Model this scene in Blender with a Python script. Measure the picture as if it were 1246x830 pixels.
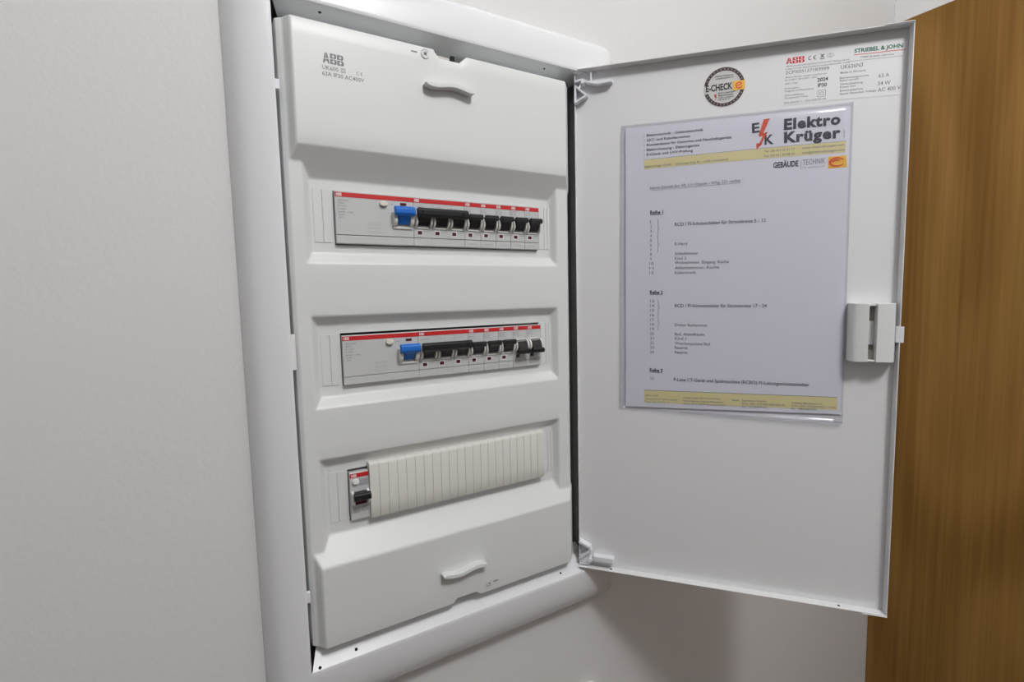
import bpy, bmesh, math, random
import numpy as np
from mathutils import Matrix, Vector

random.seed(7)
for o in list(bpy.data.objects):
    bpy.data.objects.remove(o, do_unlink=True)
SC = bpy.context.scene
COL = SC.collection

# ------------------------------------------------------------------ camera
cam_d = bpy.data.cameras.new('camera')
cam_d.sensor_width = 36.0
cam_d.lens = 611.34 * 36.0 / 1246.0
cam_d.clip_start = 0.01
cam_o = bpy.data.objects.new('camera', cam_d)
cam_o.location = (-0.095515, -0.455146, -0.093321)
cam_o.rotation_euler = (1.480559, 0.022152, -0.535840)
COL.objects.link(cam_o)
SC.camera = cam_o

# ------------------------------------------------------------------ world, lamps, exposure
world = bpy.data.worlds.new('world')
SC.world = world
world.use_nodes = True
world.node_tree.nodes['Background'].inputs[0].default_value = (0.8, 0.85, 0.9, 1)
world.node_tree.nodes['Background'].inputs[1].default_value = 0.3

def lamp(name, loc, watts, radius, color=(1, 1, 1)):
    d = bpy.data.lights.new(name, 'POINT')
    d.energy = watts
    d.shadow_soft_size = radius
    d.color = color
    o = bpy.data.objects.new(name, d)
    o.location = loc
    COL.objects.link(o)
    return o
lamp('ceiling_light', (0.15, -0.90, 0.75), 23.0, 0.09, (0.985, 0.99, 1.0))
lamp('ceiling_light', (0.27, -3.3, 0.82), 7.0, 0.08, (0.97, 0.985, 1.0))

vs = SC.view_settings
vs.view_transform = 'Standard'
vs.look = 'None'
vs.gamma = 1.0
vs.use_curve_mapping = False
vs.exposure = -0.06

# ------------------------------------------------------------------ materials
MATS = {}
def mat(name, col, rough=0.5, metal=0.0, spec=0.5, bump=0.0, bscale=300.0, var=0.0, vscale=8.0, coat=0.0):
    m = bpy.data.materials.new(name)
    m.use_nodes = True
    nt = m.node_tree
    b = nt.nodes['Principled BSDF']
    b.inputs['Base Color'].default_value = (*col, 1)
    b.inputs['Roughness'].default_value = rough
    b.inputs['Metallic'].default_value = metal
    b.inputs['Specular IOR Level'].default_value = spec
    b.inputs['Coat Weight'].default_value = coat
    b.inputs['Coat Roughness'].default_value = 0.07
    tc = nt.nodes.new('ShaderNodeTexCoord')
    if bump > 0:
        n = nt.nodes.new('ShaderNodeTexNoise')
        n.inputs['Scale'].default_value = bscale
        n.inputs['Detail'].default_value = 3
        bp = nt.nodes.new('ShaderNodeBump')
        bp.inputs['Strength'].default_value = bump
        bp.inputs['Distance'].default_value = 0.001
        nt.links.new(tc.outputs['Object'], n.inputs['Vector'])
        nt.links.new(n.outputs['Fac'], bp.inputs['Height'])
        nt.links.new(bp.outputs['Normal'], b.inputs['Normal'])
    if var > 0:
        n2 = nt.nodes.new('ShaderNodeTexNoise')
        n2.inputs['Scale'].default_value = vscale
        n2.inputs['Detail'].default_value = 4
        mx = nt.nodes.new('ShaderNodeMix')
        mx.data_type = 'RGBA'
        mx.inputs[6].default_value = (*[c * (1 - var) for c in col], 1)
        mx.inputs[7].default_value = (*[min(1, c * (1 + var)) for c in col], 1)
        nt.links.new(tc.outputs['Object'], n2.inputs['Vector'])
        nt.links.new(n2.outputs['Fac'], mx.inputs[0])
        nt.links.new(mx.outputs[2], b.inputs['Base Color'])
    MATS[name] = m
    return m

M_wall = mat('wall_paint', (0.76, 0.755, 0.75), 0.75, bump=0.22, bscale=230, var=0.012, vscale=5)
M_ceil = mat('ceiling_paint', (0.82, 0.81, 0.80), 0.8, bump=0.2, bscale=100)
M_floor = mat('floor_wood', (0.14, 0.085, 0.05), 0.45, var=0.15, vscale=3)
M_coat = mat('white_powder_coat', (0.82, 0.83, 0.85), 0.26, bump=0.04, bscale=700, coat=0.35)
M_door = mat('white_sheet_metal', (0.80, 0.80, 0.805), 0.30, bump=0.05, bscale=600)
M_niche = mat('cabinet_inner_metal', (0.62, 0.62, 0.60), 0.5, bump=0.1, bscale=60)
M_cover = mat('cover_plastic', (0.75, 0.765, 0.755), 0.38, bump=0.06, bscale=900)
M_clip = mat('clip_plastic', (0.84, 0.84, 0.88), 0.4, bump=0.03)
M_grey = mat('device_plastic', (0.60, 0.61, 0.605), 0.42, bump=0.08, bscale=900)
M_cheek = mat('toggle_housing_plastic', (0.78, 0.77, 0.73), 0.3, bump=0.03)
M_black = mat('black_plastic', (0.006, 0.007, 0.009), 0.4, bump=0.05, bscale=800)
M_blue = mat('blue_plastic', (0.012, 0.16, 0.62), 0.32, bump=0.05, bscale=800)
M_red = mat('red_print', (0.62, 0.018, 0.02), 0.45, var=0.03)
M_wine = mat('dark_red_window', (0.085, 0.004, 0.008), 0.3, var=0.05)
M_green = mat('green_window', (0.02, 0.045, 0.03), 0.3, var=0.05)
M_ivory = mat('ivory_plastic', (0.76, 0.75, 0.70), 0.4, bump=0.05, bscale=700)
M_button = mat('test_button_plastic', (0.76, 0.74, 0.64), 0.35, bump=0.03)
M_white = mat('white_print', (0.85, 0.85, 0.85), 0.5, var=0.01)
M_ink = mat('black_print', (0.02, 0.02, 0.024), 0.6, var=0.1)
M_ink2 = mat('dark_grey_print', (0.055, 0.055, 0.07), 0.6, var=0.1)
M_gink = mat('grey_print', (0.24, 0.24, 0.25), 0.6, var=0.05)
M_lgink = mat('light_grey_print', (0.42, 0.43, 0.46), 0.6, var=0.05)
M_orange = mat('red_orange_print', (0.72, 0.10, 0.05), 0.6, var=0.03)
M_yellow = mat('pale_yellow_print', (0.74, 0.66, 0.34), 0.6, var=0.03)
M_gold = mat('golden_yellow_print', (0.88, 0.50, 0.06), 0.5, var=0.03)
M_dgreen = mat('dark_green_print', (0.01, 0.15, 0.08), 0.6, var=0.03)
M_brown = mat('dark_brown_print', (0.055, 0.025, 0.028), 0.5, var=0.1)
M_paper = mat('white_paper', (0.73, 0.725, 0.79), 0.6, var=0.006)
M_label = mat('label_foil', (0.80, 0.80, 0.81), 0.4, var=0.006)
M_seal = mat('seal_foil', (0.62, 0.61, 0.60), 0.4, var=0.01)
M_hole = mat('hole_black', (0.01, 0.01, 0.01), 0.9, var=0.05)
M_zinc = mat('zinc_metal', (0.50, 0.48, 0.43), 0.35, metal=0.8, bump=0.1)
M_slot = mat('lock_inner_plastic', (0.33, 0.29, 0.25), 0.5, var=0.1)
M_trim = mat('white_trim_paint', (0.84, 0.83, 0.82), 0.4, bump=0.03)

def film_material():
    m = bpy.data.materials.new('clear_plastic_film')
    m.use_nodes = True
    nt = m.node_tree
    for n in list(nt.nodes):
        nt.nodes.remove(n)
    out = nt.nodes.new('ShaderNodeOutputMaterial')
    tr = nt.nodes.new('ShaderNodeBsdfTransparent')
    tr.inputs[0].default_value = (0.965, 0.965, 0.985, 1)
    gl = nt.nodes.new('ShaderNodeBsdfGlossy')
    gl.inputs['Roughness'].default_value = 0.16
    lw = nt.nodes.new('ShaderNodeLayerWeight')
    lw.inputs['Blend'].default_value = 0.5
    pw = nt.nodes.new('ShaderNodeMath'); pw.operation = 'POWER'; pw.inputs[1].default_value = 3.0
    fr = nt.nodes.new('ShaderNodeMath'); fr.operation = 'MULTIPLY_ADD'
    fr.inputs[1].default_value = 0.35; fr.inputs[2].default_value = 0.035
    nt.links.new(lw.outputs['Facing'], pw.inputs[0]); nt.links.new(pw.outputs[0], fr.inputs[0])
    tc = nt.nodes.new('ShaderNodeTexCoord')
    ns = nt.nodes.new('ShaderNodeTexNoise')
    ns.inputs['Scale'].default_value = 18
    bp = nt.nodes.new('ShaderNodeBump')
    bp.inputs['Strength'].default_value = 0.5
    bp.inputs['Distance'].default_value = 0.004
    mx = nt.nodes.new('ShaderNodeMixShader')
    nt.links.new(tc.outputs['Object'], ns.inputs['Vector'])
    nt.links.new(ns.outputs['Fac'], bp.inputs['Height'])
    nt.links.new(bp.outputs['Normal'], gl.inputs['Normal'])
    nt.links.new(fr.outputs[0], mx.inputs[0])
    nt.links.new(tr.outputs[0], mx.inputs[1])
    nt.links.new(gl.outputs[0], mx.inputs[2])
    nt.links.new(mx.outputs[0], out.inputs[0])
    return m
M_film = film_material()

def wood_material():
    m = bpy.data.materials.new('oak_veneer')
    m.use_nodes = True
    nt = m.node_tree
    b = nt.nodes['Principled BSDF']
    b.inputs['Roughness'].default_value = 0.5; b.inputs['Specular IOR Level'].default_value = 0.12
    tc = nt.nodes.new('ShaderNodeTexCoord')
    mp = nt.nodes.new('ShaderNodeMapping')
    mp.inputs['Scale'].default_value = (1, 1, 0.30)
    nt.links.new(tc.outputs['Object'], mp.inputs['Vector'])
    warp = nt.nodes.new('ShaderNodeTexNoise')
    warp.inputs['Scale'].default_value = 3.2
    warp.inputs['Detail'].default_value = 2
    nt.links.new(mp.outputs[0], warp.inputs['Vector'])
    rings = nt.nodes.new('ShaderNodeMath'); rings.operation = 'MULTIPLY'; rings.inputs[1].default_value = 34
    nt.links.new(warp.outputs['Fac'], rings.inputs[0])
    sn = nt.nodes.new('ShaderNodeMath'); sn.operation = 'SINE'
    nt.links.new(rings.outputs[0], sn.inputs[0])
    mp2 = nt.nodes.new('ShaderNodeMapping')
    mp2.inputs['Scale'].default_value = (1, 1, 0.02)
    nt.links.new(tc.outputs['Object'], mp2.inputs['Vector'])
    fine = nt.nodes.new('ShaderNodeTexNoise')
    fine.inputs['Scale'].default_value = 160
    fine.inputs['Detail'].default_value = 5
    nt.links.new(mp2.outputs[0], fine.inputs['Vector'])
    a = nt.nodes.new('ShaderNodeMath'); a.operation = 'MULTIPLY_ADD'
    a.inputs[1].default_value = 0.22; a.inputs[2].default_value = 0.0
    nt.links.new(sn.outputs[0], a.inputs[0])
    s = nt.nodes.new('ShaderNodeMath'); s.operation = 'ADD'
    nt.links.new(a.outputs[0], s.inputs[0])
    nt.links.new(fine.outputs['Fac'], s.inputs[1])
    cr = nt.nodes.new('ShaderNodeValToRGB')
    cr.color_ramp.elements[0].position = 0.15
    cr.color_ramp.elements[0].color = (0.225, 0.112, 0.026, 1)
    cr.color_ramp.elements[1].position = 0.85
    cr.color_ramp.elements[1].color = (0.37, 0.203, 0.056, 1)
    nt.links.new(s.outputs[0], cr.inputs[0])
    nt.links.new(cr.outputs[0], b.inputs['Base Color'])
    bp = nt.nodes.new('ShaderNodeBump')
    bp.inputs['Strength'].default_value = 0.1
    bp.inputs['Distance'].default_value = 0.0005
    nt.links.new(fine.outputs['Fac'], bp.inputs['Height'])
    nt.links.new(bp.outputs['Normal'], b.inputs['Normal'])
    return m
M_wood = wood_material()

# ------------------------------------------------------------------ mesh builder
def font_mesh(s, bold):
    cu = bpy.data.curves.new('t', 'FONT')
    cu.body = s
    cu.size = 1.0
    cu.resolution_u = 2
    cu.offset = 0.028 if bold == 1 else (0.045 if bold == 2 else (-0.004 if bold == -1 else 0.008))
    if bold == 2: cu.space_character = 1.12
    o = bpy.data.objects.new('t', cu)
    COL.objects.link(o)
    me = bpy.data.meshes.new_from_object(o)
    vs_ = [(v.co.x, v.co.y) for v in me.vertices]
    fs = [tuple(p.vertices) for p in me.polygons]
    bpy.data.objects.remove(o, do_unlink=True)
    bpy.data.meshes.remove(me)
    bpy.data.curves.remove(cu)
    return vs_, fs
FCACHE = {}

class MB:
    def __init__(s):
        s.v = []; s.f = []; s.m = []; s.mats = []; s.sm = []
    def mi(s, m):
        if m not in s.mats: s.mats.append(m)
        return s.mats.index(m)
    def add(s, vs_, fs, m, smooth=False):
        k = len(s.v); i = s.mi(m)
        s.v += [tuple(map(float, p)) for p in vs_]
        for f in fs:
            s.f.append(tuple(a + k for a in f)); s.m.append(i); s.sm.append(smooth)
        return s
    def box(s, x0, x1, y0, y1, z0, z1, m):
        vs_ = [(x0,y0,z0),(x1,y0,z0),(x1,y1,z0),(x0,y1,z0),(x0,y0,z1),(x1,y0,z1),(x1,y1,z1),(x0,y1,z1)]
        fs = [(0,3,2,1),(4,5,6,7),(0,1,5,4),(1,2,6,5),(2,3,7,6),(3,0,4,7)]
        return s.add(vs_, fs, m)
    def prism(s, poly, axis, a, b, m, smooth=False):
        """poly in the two other axes: axis x -> (y,z); axis y -> (x,z); axis z -> (x,y)"""
        n = len(poly)
        def P(p, t):
            return {'x': (t, p[0], p[1]), 'y': (p[0], t, p[1]), 'z': (p[0], p[1], t)}[axis]
        ar = sum(poly[i][0]*poly[(i+1) % n][1] - poly[(i+1) % n][0]*poly[i][1] for i in range(n))
        if (ar < 0) != (axis == 'y'): poly = poly[::-1]
        vs_ = [P(p, a) for p in poly] + [P(p, b) for p in poly]
        k = len(s.v); i = s.mi(m)
        s.v += vs_
        s.f.append(tuple(k + j for j in reversed(range(n)))); s.m.append(i); s.sm.append(False)
        s.f.append(tuple(k + n + j for j in range(n))); s.m.append(i); s.sm.append(False)
        for j in range(n):
            q = (j + 1) % n
            s.f.append((k+j, k+q, k+n+q, k+n+j)); s.m.append(i); s.sm.append(smooth)
        return s
    def cyl(s, c, r, axis, a, b, m, n=24, rx=None):
        rx = rx or r
        poly = [(c[0] + rx*math.cos(2*math.pi*j/n), c[1] + r*math.sin(2*math.pi*j/n)) for j in range(n)]
        return s.prism(poly, axis, a, b, m, True)
    def flat(s, poly, y, m):
        """flat printed polygon facing -y, poly in (x,z)"""
        n = len(poly)
        ar = sum(poly[i][0]*poly[(i+1) % n][1] - poly[(i+1) % n][0]*poly[i][1] for i in range(n))
        if ar < 0: poly = poly[::-1]
        return s.add([(p[0], y, p[1]) for p in poly], [tuple(range(n))], m)
    def rect(s, x0, x1, z0, z1, y, m):
        return s.flat([(x0,z0),(x1,z0),(x1,z1),(x0,z1)], y, m)
    def line(s, x0, z0, x1, z1, w, y, m):
        d = Vector((x1-x0, z1-z0)); d.normalize(); n = Vector((-d.y, d.x)) * (w/2)
        return s.flat([(x0-n.x,z0-n.y),(x1-n.x,z1-n.y),(x1+n.x,z1+n.y),(x0+n.x,z0+n.y)], y, m)
    def text(s, t, x0, z0, x1, z1, h, y, m, bold=0):
        """text from baseline start (x0,z0) to baseline end (x1,z1), capital height h"""
        key = (t, bold)
        if key not in FCACHE: FCACHE[key] = font_mesh(t, bold)
        vs_, fs = FCACHE[key]
        if not vs_: return s
        xa = min(p[0] for p in vs_); xb = max(p[0] for p in vs_)
        cap = 0.69
        L = math.hypot(x1-x0, z1-z0); ux, uz = (x1-x0)/L, (z1-z0)/L
        out = []
        for p in vs_:
            a = (p[0]-xa)/(xb-xa)*L; b = p[1]/cap*h
            out.append((x0 + a*ux - b*uz, y, z0 + a*uz + b*ux))
        return s.add(out, fs, m)
    def tube(s, pts, r, m, n=10, ry=None):
        ry = ry or r
        pts = [Vector(p) for p in pts]; k = len(s.v); i = s.mi(m); up0 = Vector((0, 1, 0))
        for q, p in enumerate(pts):
            t = (pts[min(q+1, len(pts)-1)] - pts[max(q-1, 0)]).normalized()
            a = t.cross(up0)
            if a.length < 1e-4: a = t.cross(Vector((1, 0, 0)))
            a.normalize(); b = a.cross(t)
            for j in range(n):
                w = 2*math.pi*j/n
                s.v.append(tuple(p + a*(r*math.cos(w)) + b*(ry*math.sin(w))))
        for q in range(len(pts)-1):
            for j in range(n):
                jj = (j+1) % n
                s.f.append((k+q*n+j, k+q*n+jj, k+(q+1)*n+jj, k+(q+1)*n+j)); s.m.append(i); s.sm.append(True)
        s.f.append(tuple(k+j for j in reversed(range(n)))); s.m.append(i); s.sm.append(False)
        e = k+(len(pts)-1)*n
        s.f.append(tuple(e+j for j in range(n))); s.m.append(i); s.sm.append(False)
        return s
    def build(s, name, parent=None, bevel=0.0, seg=2, origin=None, loc=None, rotz=0.0, fixn=False):
        me = bpy.data.meshes.new(name)
        vs_ = s.v
        if origin: vs_ = [(p[0]-origin[0], p[1]-origin[1], p[2]-origin[2]) for p in vs_]
        me.from_pydata(vs_, [], s.f)
        for m in s.mats: me.materials.append(m)
        me.polygons.foreach_set('material_index', s.m)
        me.polygons.foreach_set('use_smooth', s.sm)
        me.update()
        if fixn:
            b = bmesh.new(); b.from_mesh(me); bmesh.ops.recalc_face_normals(b, faces=b.faces[:]); b.to_mesh(me); b.free()
        o = bpy.data.objects.new(name, me)
        COL.objects.link(o)
        if parent: o.parent = parent
        if loc is not None: o.location = loc
        elif origin: o.location = origin
        o.rotation_euler = (0, 0, rotz)
        if bevel > 0:
            md = o.modifiers.new('bevel', 'BEVEL')
            md.width = bevel; md.segments = seg; md.limit_method = 'ANGLE'; md.angle_limit = math.radians(40)
            for p in me.polygons: p.use_smooth = True
            md.harden_normals = True
        return o

def tag(o, label=None, cat=None, group=None, kind=None):
    if label: o['label'] = label
    if cat: o['category'] = cat
    if group: o['group'] = group
    if kind: o['kind'] = kind
    return o
def empty(name, loc=(0, 0, 0), rotz=0.0, parent=None):
    o = bpy.data.objects.new(name, None)
    o.empty_display_size = 0.02
    COL.objects.link(o); o.location = loc; o.rotation_euler = (0, 0, rotz)
    if parent: o.parent = parent
    return o
def struct(o): o['kind'] = 'structure'; return o

def emblem(mb, x0, z0, w, h, y, m):
    """three bold letters A B B, each cut by a thin cross"""
    A = [[(0,0),(.25,0),(.31,.19),(.47,.19),(.47,.40),(.125,.40)], [(.145,.46),(.47,.46),(.47,1),(.33,1)]]
    A += [[(1-a, b) for a, b in q] for q in A]
    B = [[(0,0),(.46,0),(.46,.16),(.30,.16),(.30,.33),(.46,.33),(.46,.46),(0,.46)],
         [(.52,0),(.80,0),(.97,.10),(.97,.34),(.86,.46),(.52,.46),(.52,.33),(.66,.33),(.66,.16),(.52,.16)],
         [(0,.53),(.46,.53),(.46,.67),(.30,.67),(.30,.84),(.46,.84),(.46,1),(0,1)],
         [(.52,.53),(.82,.53),(.92,.64),(.92,.90),(.78,1),(.52,1),(.52,.84),(.64,.84),(.64,.67),(.52,.67)]]
    lw = w/3.12
    for k, L in enumerate((A, B, B)):
        ox = x0 + (0, 1.08, 2.12)[k]*lw
        for q in L: mb.flat([(ox + a*lw, z0 + b*h) for a, b in q], y, m)

def ring(mb, cx, cz, r0, r1, y, m, a0=0, a1=360, n=32):
    k = len(mb.v)
    vs_ = []; fs = []
    for j in range(n+1):
        a = math.radians(a0 + (a1-a0)*j/n)
        vs_ += [(cx + r0*math.cos(a), y, cz + r0*math.sin(a)), (cx + r1*math.cos(a), y, cz + r1*math.sin(a))]
    for j in range(n): fs.append((2*j, 2*j+1, 2*j+3, 2*j+2))
    mb.add(vs_, fs, m)

# ------------------------------------------------------------------ room
WX0, WX1, WY0, WY1, WZ0, WZ1 = -2.0, 1.0096, -4.0, 0.015, -1.6, 0.9
NX0, NX1, NZ0, NZ1 = -0.052, 0.285, -0.440, 0.165       # niche in the wall
b = MB()
b.box(WX0, NX0, WY1, WY1+.14, WZ0, WZ1, M_wall)
b.box(NX1, WX1+.1, WY1, WY1+.14, WZ0, WZ1, M_wall)
b.box(NX0, NX1, WY1, WY1+.14, NZ1, WZ1, M_wall)
b.box(NX0, NX1, WY1, WY1+.14, WZ0, NZ0, M_wall)
struct(b.build('wall_back'))
b = MB(); b.box(WX1, WX1+.1, WY0, WY1, WZ0, WZ1, M_wall); struct(b.build('wall_right'))
b = MB(); b.box(WX0-.1, WX0, WY0, WY1+.14, WZ0, WZ1, M_wall); struct(b.build('wall_left'))
b = MB(); b.box(WX0-.1, WX1+.1, WY0-.1, WY0, WZ0, WZ1, M_wall); struct(b.build('wall_front'))
b = MB(); b.box(WX0-.1, WX1+.1, WY0-.1, WY1+.14, WZ0-.1, WZ0, M_floor); struct(b.build('floor'))
b = MB(); b.box(WX0-.1, WX1+.1, WY0-.1, WY1+.14, WZ1, WZ1+.1, M_ceil); struct(b.build('ceiling'))
b = MB(); b.box(1.0078, WX1, -0.95, 0.0145, WZ0, 0.3840, M_wood)
tag(struct(b.build('door_1', bevel=0.0012)), 'tall wooden door panel with vertical oak grain on the right')
b = MB(); b.box(1.0088, WX1, -0.98, 0.0148, 0.3845, 0.425, M_trim)
struct(b.build('trim_1', bevel=0.002))

# ------------------------------------------------------------------ cabinet
CAB0 = Vector((0.12, 0.015, -0.470))
cab = empty('distribution_cabinet', CAB0)
tag(cab, 'white flush-mounted electrical distribution cabinet with its door swung open', 'distribution cabinet')
def cpart(mb, name, **k):
    o = mb.build(name, parent=cab, loc=(0, 0, 0), **k)
    o.location = -CAB0
    return o

# frame: a moulding swept round the opening
def loop(x0, x1, z0, z1, y, r, n=8):
    P = []
    for cx, cz, a in ((x1-r, z1-r, 0), (x0+r, z1-r, 90), (x0+r, z0+r, 180), (x1-r, z0+r, 270)):
        for j in range(n+1):
            w = math.radians(a + 90*j/n)
            P.append((cx + r*math.cos(w), y, cz + r*math.sin(w)))
    return P
OX0, OX1, OZ0, OZ1 = -0.0769, 0.3222, -0.4700, 0.1912
IX0, IX1, IZ0, IZ1 = -0.0427, 0.2760, -0.4178, 0.1451
ts = [0, .015, .04, .08, .13, .19, .27, .37, .5, .65, .8, .93, .975, 1.0]
loops = [loop(OX0, OX1, OZ0, OZ1, .0148, .014)]
for t in ts:
    l = lambda a, c: a + (c-a)*t
    y = -.0100 + .0080*(1-t)**2 + .0165*(1-t)**7
    if t == 1.0: y = -.0095
    loops.append(loop(l(OX0, IX0), l(OX1, IX1), l(OZ0, IZ0), l(OZ1, IZ1), y, .014*(1-t) + .0012))
b = MB(); vs_ = []; fs = []; n = len(loops[0])
for L in loops: vs_ += L
for q in range(len(loops)-1):
    for j in range(n):
        jj = (j+1) % n
        fs.append((q*n+j, q*n+jj, (q+1)*n+jj, (q+1)*n+j))
b.add(vs_, fs, M_coat, True)
# return plates with mitred ends
# inclined reveals behind the lip, each with mitred ends
def reveal(P):
    Q = [(p[0]+d[0], p[1]+d[1], p[2]+d[2]) for p, d in P]
    P = [p for p, d in P]
    b.add(P + Q, [(0,1,2,3),(4,7,6,5),(0,4,5,1),(1,5,6,2),(2,6,7,3),(3,7,4,0)], M_coat)
d = (0, .0006, -.0008)
reveal([((-.0418, -.0095, -.4178), d), ((.2752, -.0095, -.4178), d), ((.2670, .0170, -.3950), d), ((-.0310, .0170, -.3950), d)])
d = (0, .0006, .0008)
reveal([((-.0420, -.0095, .1451), d), ((-.0330, .0230, .1392), d), ((.2670, .0230, .1392), d), ((.2752, -.0095, .1451), d)])
b.prism([(-.0095,-.4160),(.030,-.400),(.030,.127),(-.0095,.1435)], 'x', -.0432, -.0424, M_coat)
b.prism([(-.0095,-.4160),(.030,-.400),(.030,.127),(-.0095,.1435)], 'x', .2757, .2765, M_coat)
frame = cpart(b, 'frame')

b = MB()
b.box(NX0+.001, NX0+.0022, .016, .13, NZ0+.001, NZ1-.001, M_niche)
b.box(NX1-.0022, NX1-.001, .016, .13, NZ0+.001, NZ1-.001, M_niche)
b.box(NX0+.0022, NX1-.0022, .016, .13, NZ0+.001, NZ0+.0022, M_niche)
b.box(NX0+.0022, NX1-.0022, .016, .13, NZ1-.0022, NZ1-.001, M_niche)
b.box(NX0+.001, NX1-.001, .13, .1312, NZ0+.001, NZ1-.001, M_niche)
cpart(b, 'enclosure')
# clips on the left rim
for z0, z1, w in ((.0728, .0804, .0034), (-.1508, -.1212, .0034), (-.3538, -.3442, .0031)):
    b = MB(); b.box(IX0-.0003, IX0+w, -.0092, -.0056, z0, z1, M_clip)
    cpart(b, 'clip', bevel=.0004)
# small screw holes in the return plates
def on_reveal(x, y, up):
    return (x, y, (-.4178 + .8604*(y+.0095)) if not up else (.1451 - .1815*(y+.0095)))
for x, y, up, r in ((-.0030, -.0050, 0, .0014), (-.0352, -.0080, 0, .0014), (.2290, -.0045, 0, .0012),
                    (-.0040, .0000, 1, .0014), (.2200, -.0005, 1, .0012)):
    c = Vector(on_reveal(x, y, up)); nrm = Vector((0, -.652, .758)) if not up else Vector((0, -.178, -.984))
    t1 = Vector((1, 0, 0)); t2 = nrm.cross(t1); b = MB(); n_ = 14
    ringv = [c + nrm*.0002 + t1*(r*math.cos(2*math.pi*j/n_)) + t2*(r*math.sin(2*math.pi*j/n_)) for j in range(n_)]
    b.add([tuple(p) for p in ringv] + [tuple(p - nrm*.0004) for p in ringv],
          [tuple(range(n_)), tuple(range(2*n_-1, n_-1, -1))] + [(j, n_+j, n_+(j+1) % n_, (j+1) % n_) for j in range(n_)], M_hole)
    cpart(b, 'screw_hole', fixn=True)

# ---- cover (moulded touch guard)
CX0, CX1, CZ0, CZ1 = -.0385, .2485, -.3996, .1305
ROWZ = [0.0, -.125, -.250]
HOLE = [(-.0006, .2108, -.0460, .0006), (-.0006, .2108, -.0452, .0017), (-.0006, .2108, -.0455, .0024)]
FH = .0115                      # how far the two blank fields stand proud
def hfun(x, z):
    side = np.minimum.reduce([np.full_like(x, FH), .0035 + 1.7*(x+.0342), .0035 + 1.1*(.2466-x)])
    tsl = -.0050 + .69*(z-.0091)                 # slope below the upper field
    bsl = -.0050 + .72*(-.3040-z)                # slope above the lower field
    col = .0030 - np.maximum(0, -.0362-x)*1.2 - np.maximum(0, x-.2457)*1.2
    h = np.maximum(np.maximum(np.minimum(side, tsl), np.minimum(side, bsl)), col)
    for k, rz in enumerate(ROWZ):
        zt, zb = rz+.0177, rz-.0623
        dt = (zt-z)/.0085 if k > 0 else np.full_like(x, 9.0)
        db = (z-zb)/.0088 if k < 2 else np.full_like(x, 9.0)
        dx = np.minimum((x+.0256)/.0060, (.2310-x)/.0045)
        rec = .0030 - .0080*np.clip(np.minimum.reduce([dx, dt, db]), 0, 1)
        if k == 0: rec = np.where(z > -.02, np.maximum(rec, np.minimum(tsl, .0030)), rec)
        if k == 2: rec = np.where(z < -.28, np.maximum(rec, np.minimum(bsl, .0030)), rec)
        ins = (dx > 0) & (dt > 0) & (db > 0) & (z < (.0207 if k == 0 else zt)) & (z > (-.3151 if k == 2 else zb))
        h = np.where(ins, np.minimum(h, rec), h)
    return h
def axis(lo, hi, dense, step, coarse, fixed):
    vals = set([round(lo, 5), round(hi, 5)] + [round(f, 5) for f in fixed])
    for a, c in dense:
        k = a
        while k <= c + 1e-9: vals.add(round(k, 5)); k += step
    k = lo
    while k < hi: vals.add(round(k, 5)); k += coarse
    v = sorted(vals); fx = set(round(f, 5) for f in fixed) | {round(lo, 5), round(hi, 5)}
    out = [v[0]]
    for q in v[1:]:
        if q - out[-1] < .00045:
            if q in fx:
                if out[-1] in fx: out.append(q)
                else: out[-1] = q
            continue
        out.append(q)
    return out
FS = lambda v: 1.0137*v + .00131
NOTCH_T = [(0.091, 0), (0.0962, -0.0068), (0.117, -0.0068), (0.1246, 0)]
NOTCH_B = [(0.0924, 0), (0.0964, 0.004), (0.1181, 0.004), (0.1238, 0)]
xs = axis(CX0, CX1, [(-.0385, -.0175), (.2240, .2475)], .0007, .012, [-.0006, .2108, -.0385, -.0378] + [p[0] for p in NOTCH_T] + [p[0] for p in NOTCH_B])
zfix = [CZ0, CZ1]
zd = [(.004, .034), (-.330, -.296)]
for k, rz in enumerate(ROWZ):
    zfix += [rz + HOLE[k][2], rz + HOLE[k][3]]
    zd.append((rz-.0223-.0415, rz-.0223-.0300))
    if k: zd.append((rz-.0223+.0300, rz-.0223+.0415))
zs = axis(CZ0, CZ1, zd, .0008, .012, zfix + [.11, .118, -.388, -.38])
X, Z = np.meshgrid(np.array(xs), np.array(zs))
H = np.zeros_like(X); W = 0
for dx in np.linspace(-.0011, .0011, 5):
    for dz in np.linspace(-.0011, .0011, 5):
        H += hfun(np.clip(X+dx, CX0, CX1), np.clip(Z+dz, CZ0, CZ1)); W += 1
H /= W
def nz(x, tab):
    return np.interp(x, [p[0] for p in tab], [p[1] for p in tab], 0, 0)
nt_, nb_ = nz(np.array(xs), NOTCH_T), nz(np.array(xs), NOTCH_B)
b = MB(); nx, nzr = len(xs), len(zs)
vs_ = []
for i in range(nzr):
    for j in range(nx):
        x, z = xs[j], zs[i]; y = -H[i, j]
        if z > .11: z = .11 + (z-.11)*((CZ1 + nt_[j] - .11)/(CZ1-.11))
        if z < -.38: z = -.38 + (z+.38)*((CZ0 + nb_[j] + .38)/(CZ0+.38))
        # soft edge along top and bottom
        if i == nzr-1 or i == 0: y += .0009
        vs_.append((x, y, z))
fs = []
def inhole(xm, zm):
    return any(h[0] < xm < h[1] and rz + h[2] < zm < rz + h[3] for h, rz in zip(HOLE, ROWZ))
for i in range(nzr-1):
    for j in range(nx-1):
        if inhole((xs[j]+xs[j+1])/2, (zs[i]+zs[i+1])/2): continue
        fs.append((i*nx+j, i*nx+j+1, (i+1)*nx+j+1, (i+1)*nx+j))
b.add(vs_, fs, M_cover, True)
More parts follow.
